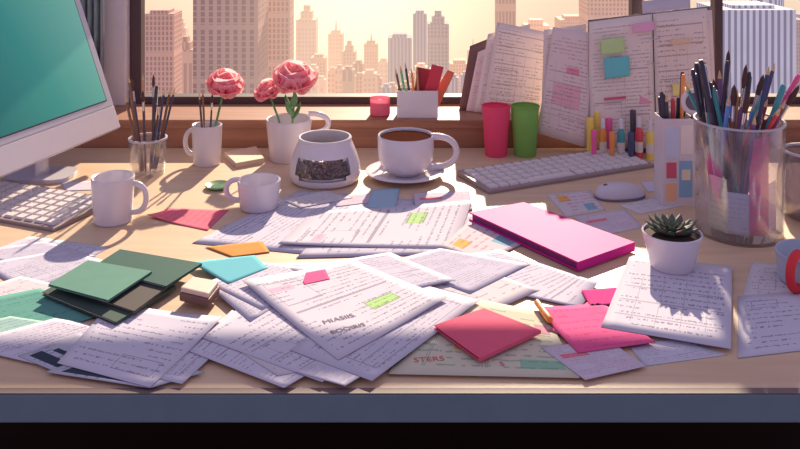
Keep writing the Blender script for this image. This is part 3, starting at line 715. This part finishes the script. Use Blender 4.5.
flower(p+Vector((.002,0,8/s)),Vector((p.x+6/s,p.y-.005,p.z+(h+40)/s)),25/s,m_pet2,'large coral pink peony in full bloom in the pot')
flower(p+Vector((-.012,.01,8/s)),Vector((p.x-22/s,p.y+.02,p.z+(h+26)/s)),16/s,m_pet,'smaller coral pink peony in the white pot',False)

# green dish, smoked vase, enamel mug
p,s,cy=base_at(218,191,9); e=empty('trinket_dish',p,'small shallow green glazed dish beside the mugs','dish')
mesh('dish_body',lathe([(r/s,z/s) for r,z in [(0,0),(9,0),(13,3),(12.4,4),(8,1.6),(0,1.4)]],p,32),mat('green_glaze',C(140,175,130),.3),e,smooth=True)
mesh('glaze_centre',lathe([(0,1.7/s),(7/s,1.8/s),(7/s,1.6/s),(0,1.5/s)],p,24),mat('green_glaze2',C(90,130,95),.3),e)
p,s,cy=base_at(812,226,24); e=empty('glass_vase',p,'round smoky glass vase at the end of the desk','vase')
mesh('vase_body',lathe([(r/s,z/s) for r,z in [(0,0),(22,0),(30,8),(34,26),(32,44),(28,58),(27,66),(26,66),(27,58),(31,44),(33,26),(29,9),(0,3)]],p,48),glass('vase_glass',(.72,.68,.74,1),dif=.16,dc=C(170,158,168)),e,smooth=True)
mesh('rim',lathe([(r/s,z/s) for r,z in [(25.5,65),(28,65),(28,67),(25.5,67),(25.5,65)]],p,48),M_GREY,e,smooth=True)
M_ST=mat('enamel_blue_grey',C(176,182,202),.35)
mug('enamel_mug','blue-grey enamel mug with a bright red looped handle',814,296,36,33,252,M_ST,(-2.45,17,3,36,4.4,mat('red_handle',C(222,40,52),.5)))

# ---------------------------------------------------------------- mouse and keyboards
mc=W(620,197); z_=surf(circ(mc.x,mc.y,.06)); mc.z=DZ+z_+.0004
e=empty('computer_mouse',mc,'pale grey wireless computer mouse beside the keyboard','computer mouse'); e.rotation_euler=(0,0,math.radians(12))
def dome(ax,by,hz_,z0):
    V=[];Fc=[];nu,nv=40,10
    for j in range(nv+1):
        t=j/nv*PI/2; rr=math.cos(t)**.75 if j<nv else 0
        for i in range(nu):
            a_=2*PI*i/nu; ca,sa=math.cos(a_),math.sin(a_); fx_=abs(ca)**.85*math.copysign(1,ca); fy=abs(sa)**.85*math.copysign(1,sa)
            V.append((ax*rr*fx_,by*rr*fy,z0+hz_*math.sin(t)*(1-.15*fx_*rr)))
    n0=len(V)
    for i in range(nu): V.append((V[i][0]*.97,V[i][1]*.97,z0-.004))
    for j in range(nv):
        for i in range(nu):
            l=(i+1)%nu; Fc.append([j*nu+i,j*nu+l,(j+1)*nu+l,(j+1)*nu+i])
    for i in range(nu): Fc.append([n0+i,n0+(i+1)%nu,(i+1)%nu,i])
    Fc.append([n0+i for i in range(nu)])
    return V,Fc
mesh('shell',dome(.072,.04,.030,.008),mat('mouse_grey',C(206,198,210),.35,var=.03),e,local=True,smooth=True)
mesh('base_skirt',dome(.0735,.0415,.006,.004),mat('mouse_skirt',C(120,112,128),.5),e,local=True,smooth=True)
mesh('scroll_wheel',xf(lathe([(0,-.004),(.009,-.004),(.009,.004),(0,.004)],(0,0,0),20),Matrix.Translation((-.042,0,.029))@Matrix.Rotation(PI/2,4,'X')),PC['char'],e,local=True,smooth=True)
gap=[]
for i in range(9):
    x=-.068+i*.006; t=1-(abs(x)/.072)**2
    gap.append((x,0,.008+.030*math.sqrt(max(t,0))**1.05+.0012))
mesh('button_gap',tube(gap,.0011,6),PC['char'],e,local=True)
def keyboard(label,cx,cy_,Wd,Dp,ang,rows,cols):
    pl=[(cx+math.cos(ang)*a-math.sin(ang)*b,cy_+math.sin(ang)*a+math.cos(ang)*b) for a,b in ((-Wd/2,-Dp/2),(Wd/2,-Dp/2),(Wd/2,Dp/2),(-Wd/2,Dp/2))]
    z=surf(pl)
    e=empty('keyboard',(cx,cy_,DZ+z+.0004),label,'keyboard'); e.rotation_euler=(0,0,ang)
    hw,hd=Wd/2,Dp/2
    V=[(-hw,-hd,0),(hw,-hd,0),(hw,hd,0),(-hw,hd,0),(-hw,-hd,.009),(hw,-hd,.009),(hw,hd,.017),(-hw,hd,.017)]
    mesh('case',(V,[[3,2,1,0],[4,5,6,7],[0,1,5,4],[1,2,6,5],[2,3,7,6],[3,0,4,7]]),mat('kb_case',C(150,132,134),.5,var=.03),e,local=True,bevel=.0025)
    kw=(Wd-.024)/cols; kd=(Dp-.024)/rows
    me=None
    sl_=math.atan2(.008,Dp)
    def key(x,y,wd):
        nonlocal me
        z_=.009+.008*(y+hd)/Dp
        g=join([([(-wd/2,-kd*.42,0),(wd/2,-kd*.42,0),(wd/2,kd*.42,0),(-wd/2,kd*.42,0),(-wd*.42,-kd*.34,.005),(wd*.42,-kd*.34,.005),(wd*.42,kd*.34,.005),(-wd*.42,kd*.34,.005)],[[3,2,1,0],[4,5,6,7],[0,1,5,4],[1,2,6,5],[2,3,7,6],[3,0,4,7]])])
        if abs(wd-kw*.84)<1e-6 and me is not None:
            o=bpy.data.objects.new('key',me); COL.objects.link(o); o.parent=e
        else:
            o=mesh('key',g,mat('kb_key',C(220,210,210),.6,var=.02,spec=.2),e,local=True)
            if abs(wd-kw*.84)<1e-6: me=o.data
        o.location=(x,y,z_+.0002); o.rotation_euler=(sl_,0,0)
    for r in range(rows):
        y=-hd+.012+kd*(r+.5)
        c_=0
        while c_<cols:
            span=5 if (r==0 and c_==4) else 1
            key(-hw+.012+kw*(c_+span/2),y,kw*(span-.16)); c_+=span
keyboard('slim white full-size keyboard with pale keys beside the mouse',.482,2.60,.60,.185,math.radians(25),5,17)
keyboard('slim beige keyboard in front of the desktop computer',-1.05,2.305,.5,.22,math.radians(-22),6,14)

# ---------------------------------------------------------------- desktop computer
A=Vector((-.896,2.73,DZ+.10)); u=Vector((-.28,-.96,0)).normalized(); hn=Vector((-.96,.28,0)).normalized()
up=(hn*.154+Vector((0,0,.406))).normalized(); nrm=u.cross(up); 
if nrm.x<0: nrm=-nrm
Wm,Hm=.64,.60
foot=W(42,177)
e=empty('desktop_computer',(foot.x,foot.y,DZ),'large silver all-in-one desktop computer with a teal screen','computer')
def pan(a0,a1,b0,b1,n0,n1):
    P=[A+u*a+up*b+nrm*n for n in (n0,n1) for a,b in ((a0,b0),(a1,b0),(a1,b1),(a0,b1))]
    return P,[[3,2,1,0],[4,5,6,7],[0,1,5,4],[1,2,6,5],[2,3,7,6],[3,0,4,7]]
m_sil=mat('silver_shell',C(205,200,212),.35,.2,var=.03)
mesh('housing',pan(0,Wm,0,Hm,-.03,0),m_sil,e,bevel=.008)
mesh('chin_panel',pan(.004,Wm-.004,.004,.075,.0,.003),mat('chin',C(226,216,222),.45,var=.02),e,bevel=.001)
mesh('bezel',pan(.004,Wm-.004,.078,Hm-.004,.0,.003),mat('bezel_light',C(205,202,212),.3,var=.02),e,bevel=.001)
mm=bpy.data.materials.new('teal_screen'); mm.use_nodes=True; kk=NT(mm); nt=mm.node_tree; b=nt.nodes['Principled BSDF']; b.inputs['Roughness'].default_value=.4; b.inputs['Specular IOR Level'].default_value=.2
t=nt.nodes.new('ShaderNodeTexCoord'); sp=nt.nodes.new('ShaderNodeSeparateXYZ'); nt.links.new(t.outputs['Generated'],sp.inputs[0])
r=nt.nodes.new('ShaderNodeValToRGB'); r.color_ramp.elements[0].color=C(30,98,100); r.color_ramp.elements[1].color=C(120,190,172)
x=r.color_ramp.elements.new(.5); x.color=C(58,146,136)
nt.links.new(kk.m('ADD',kk.m('MULTIPLY',sp.outputs[1],.8),kk.m('MULTIPLY',sp.outputs[2],.2)),r.inputs[0])
nt.links.new(r.outputs[0],b.inputs['Base Color']); nt.links.new(r.outputs[0],b.inputs['Emission Color']); b.inputs['Emission Strength'].default_value=.4
mesh('screen',pan(.034,Wm-.034,.1,Hm-.03,.003,.0045),mm,e)
mesh('screen_border',pan(.030,Wm-.030,.096,Hm-.026,.003,.0036),PC['char'],e)
mid=A+u*.25+up*.2-nrm*.03
mesh('stand_neck',tube([(foot.x,foot.y,DZ+.012),(foot.x,foot.y,DZ+.08),(foot.x-.01,foot.y-.02,DZ+.2),tuple(mid)],[.03,.028,.028,.028],12,.4,side=tuple(nrm)),m_sil,e,smooth=True)
fc=[]
for i in range(24):
    a_=2*PI*i/24; ca,sa=math.cos(a_),math.sin(a_); fc.append((foot.x+.10*abs(ca)**.5*math.copysign(1,ca)*.95,foot.y+.068*abs(sa)**.5*math.copysign(1,sa)))
mesh('stand_foot',prism(fc,DZ+.0005,DZ+.012),m_sil,e)

# ---------------------------------------------------------------- binder and standing documents
pg1=paper('binder_page_a',C(242,224,214),rows=18,words=16,seed=60.,table=True,ink=C(140,112,120),fac=.6,boxes=((.1,.9,.75,.9),(.1,.5,.15,.5)))
pg2=paper('binder_page_b',C(240,218,212),rows=20,words=14,seed=64.,table=True,ink=C(150,112,126),fac=.6,accents=((C(238,150,165),.45,.75,.6,.66),(C(238,185,190),.2,.8,.3,.5)))
pg3=paper('binder_page_c',C(244,228,218),rows=24,words=26,seed=70.,ink=C(145,120,130),fac=.6,boxes=((.55,.92,.3,.6),(.08,.5,.1,.35),(.55,.92,.08,.25)))
bc=Q(600,150,2.79); bc.z=DZ
e=empty('open_binder',bc,'open ring binder propped upright with pages and sticky notes','binder')
def bp(nm,q,m,t,ds,rim=None):
    pts=[Q(x,y,d) for (x,y),d in zip(q,ds)]
    o=gridmesh(nm,pts,m,t,parent=e,rim=rim); return o
m_bc=mat('binder_cover',C(128,110,114),.6)
bp('cover',[(588,20),(710,6),(719,149),(589,151)],m_bc,.003,(2.84,2.80,2.77,2.81),m_bc)
bp('page',[(592,26),(650,16),(654,148),(590,150)],pg2,.001,(2.833,2.812,2.783,2.80))
bp('page',[(589,22),(652,14),(656,146),(589,148)],pg3,.0015,(2.825,2.805,2.775,2.79))
bp('page',[(657,15),(712,10),(718,148),(660,148)],pg2,.001,(2.81,2.79,2.757,2.78))
bp('page',[(653,14),(707,8),(715,144),(657,146)],pg1,.0015,(2.803,2.783,2.75,2.772))
for nm,q,cc in (('sticky_note',[(600,40),(624,37),(625,52),(601,55)],(200,228,160)),('sticky_note',[(604,58),(629,56),(630,76),(605,79)],(120,208,210)),('sticky_note',[(670,40),(690,38),(691,43),(671,45)],(240,200,165)),('sticky_tab',[(640,96),(652,95),(652,103),(640,104)],(238,165,190)),('sticky_tab',[(604,98),(626,96),(626,98.5),(604,100.5)],(215,100,130)),('sticky_note',[(632,24),(654,21),(655,30),(633,33)],(238,178,205)),('sticky_note',[(672,84),(690,83),(691,95),(673,96)],(245,225,140))):
    bp(nm,q,paper('sn_%d%d%d'%cc,C(*cc),texton=False),.0008,(2.79,2.79,2.785,2.785) if q[0][0]<655 else (2.77,2.77,2.76,2.76))
for z in (.1,.2,.3,.38):
    x0_=Q(654,0,2.78).x; pts=[(x0_-.02+.02*(1-math.cos(i*PI/8))*1.0,2.785-.014*math.sin(i*PI/8),DZ+z) for i in range(9)]
    mesh('ring',tube(pts,.0016,6),mat('chrome',C(200,200,210),.2,.9),e,smooth=True)
def stand(name,label,q,m,t,ds,cat,rim=None,curl=None):
    pts=[Q(x,y,d) for (x,y),d in zip(q,ds)]; o=gridmesh(name,pts,m,t,rim=rim,curl=curl); tag(o,label,cat,'documents propped upright' if cat=='document' else None); return o
stand('document','printed sheet with tables propped upright beside the binder',[(553,27),(592,33),(587,148),(537,133)],pg2,.002,(2.84,2.83,2.78,2.80),'document')
stand('document','pale grid sheet behind the propped table print',[(544,30),(586,24),(590,146),(541,128)],pg3,.002,(2.856,2.85,2.81,2.82),'document')
stand('document','cream printed sheet leaning against the window sill',[(497,22),(551,33),(541,119),(482,113)],pg1,.002,(3.03,3.0,2.92,2.94),'document')
stand('document','pale sheet tucked behind the leaning cream print',[(488,34),(530,24),(538,117),(474,112)],pg3,.002,(3.045,3.03,2.94,2.955),'document')
stand('document','cream ruled sheet at the outer side of the fan',[(478,52),(512,38),(516,115),(466,111)],pg2,.002,(3.055,3.045,2.96,2.97),'document')
m_fb=mat('folder_brown',C(124,92,86),.7)
stand('document_folder','brown cardboard folder leaning behind the sheets',[(470,46),(500,34),(500,113),(459,110)],m_fb,.008,(3.075,3.075,2.99,2.99),'folder',m_fb)
stand('document','loose pale sheet standing at the window',[(642,1),(690,-4),(694,107),(646,108)],pP,.002,(3.05,3.05,3.01,3.01),'document')

# sill items
e,c,s,hw,hd,hz=boxholder('card_box','small white box holding red cards and pencils on the sill',417.5,0,41,27,.06,M_WHITE,.0942,2.885,'box')
for i,(x0_,cc,tl) in enumerate(((.06,'red',.05),(.02,'maroon',.02),(.09,'orange',.09))):
    b_=c+Vector((x0_*.5,-.01+.012*i,.004)); ww=.03; h2=.175-.012*i
    pts=[b_+Vector((-ww+tl,0,h2)),b_+Vector((ww+tl*.6,0,h2-.01)),b_+Vector((ww*.6,0,0)),b_+Vector((-ww,0,0))]
    o=gridmesh('index_card',pts,paper('idx_'+cc,{'red':C(225,80,95),'maroon':C(170,65,75),'orange':C(230,130,100)}[cc],texton=False),.0015); tag(o,'%s index card standing in the small white box'%cc,'card','cards in the white box')
for i in range(5):
    x=-.055+.013*i; b_=c+Vector((x+.012,.015-.005*i,.005)); t_=c+Vector((x-.006+.003*i,.018-.006*i,.09)); cn=['brown','green','char','orange','wood'][i]
    stick('pencil',PC[cn],b_,b_+(t_-b_).normalized()*(.16+.01*(i%3)),.004,'%s pencil standing in the small white box'%CN.get(cn,cn),'pencil','pencils in the white box')
dd=2.93; cx=(380-400)*dd/F; c=Vector((cx,dd,SZ+.0005)); s=F/dd
e=empty('candle_jar',c,'tiny pink glass candle jar on the window sill','candle')
mesh('jar',lathe([(r/s,z/s) for r,z in [(0,0),(9,0),(10,1),(10,17)]],c,32),tmat('pink_jar',C(248,130,155),.3),e,smooth=True)
mesh('wax',lathe([(0,14/s),(8.8/s,14/s),(8.8/s,3/s),(0,3/s)],c,24),mat('wax',C(245,190,190),.5),e)
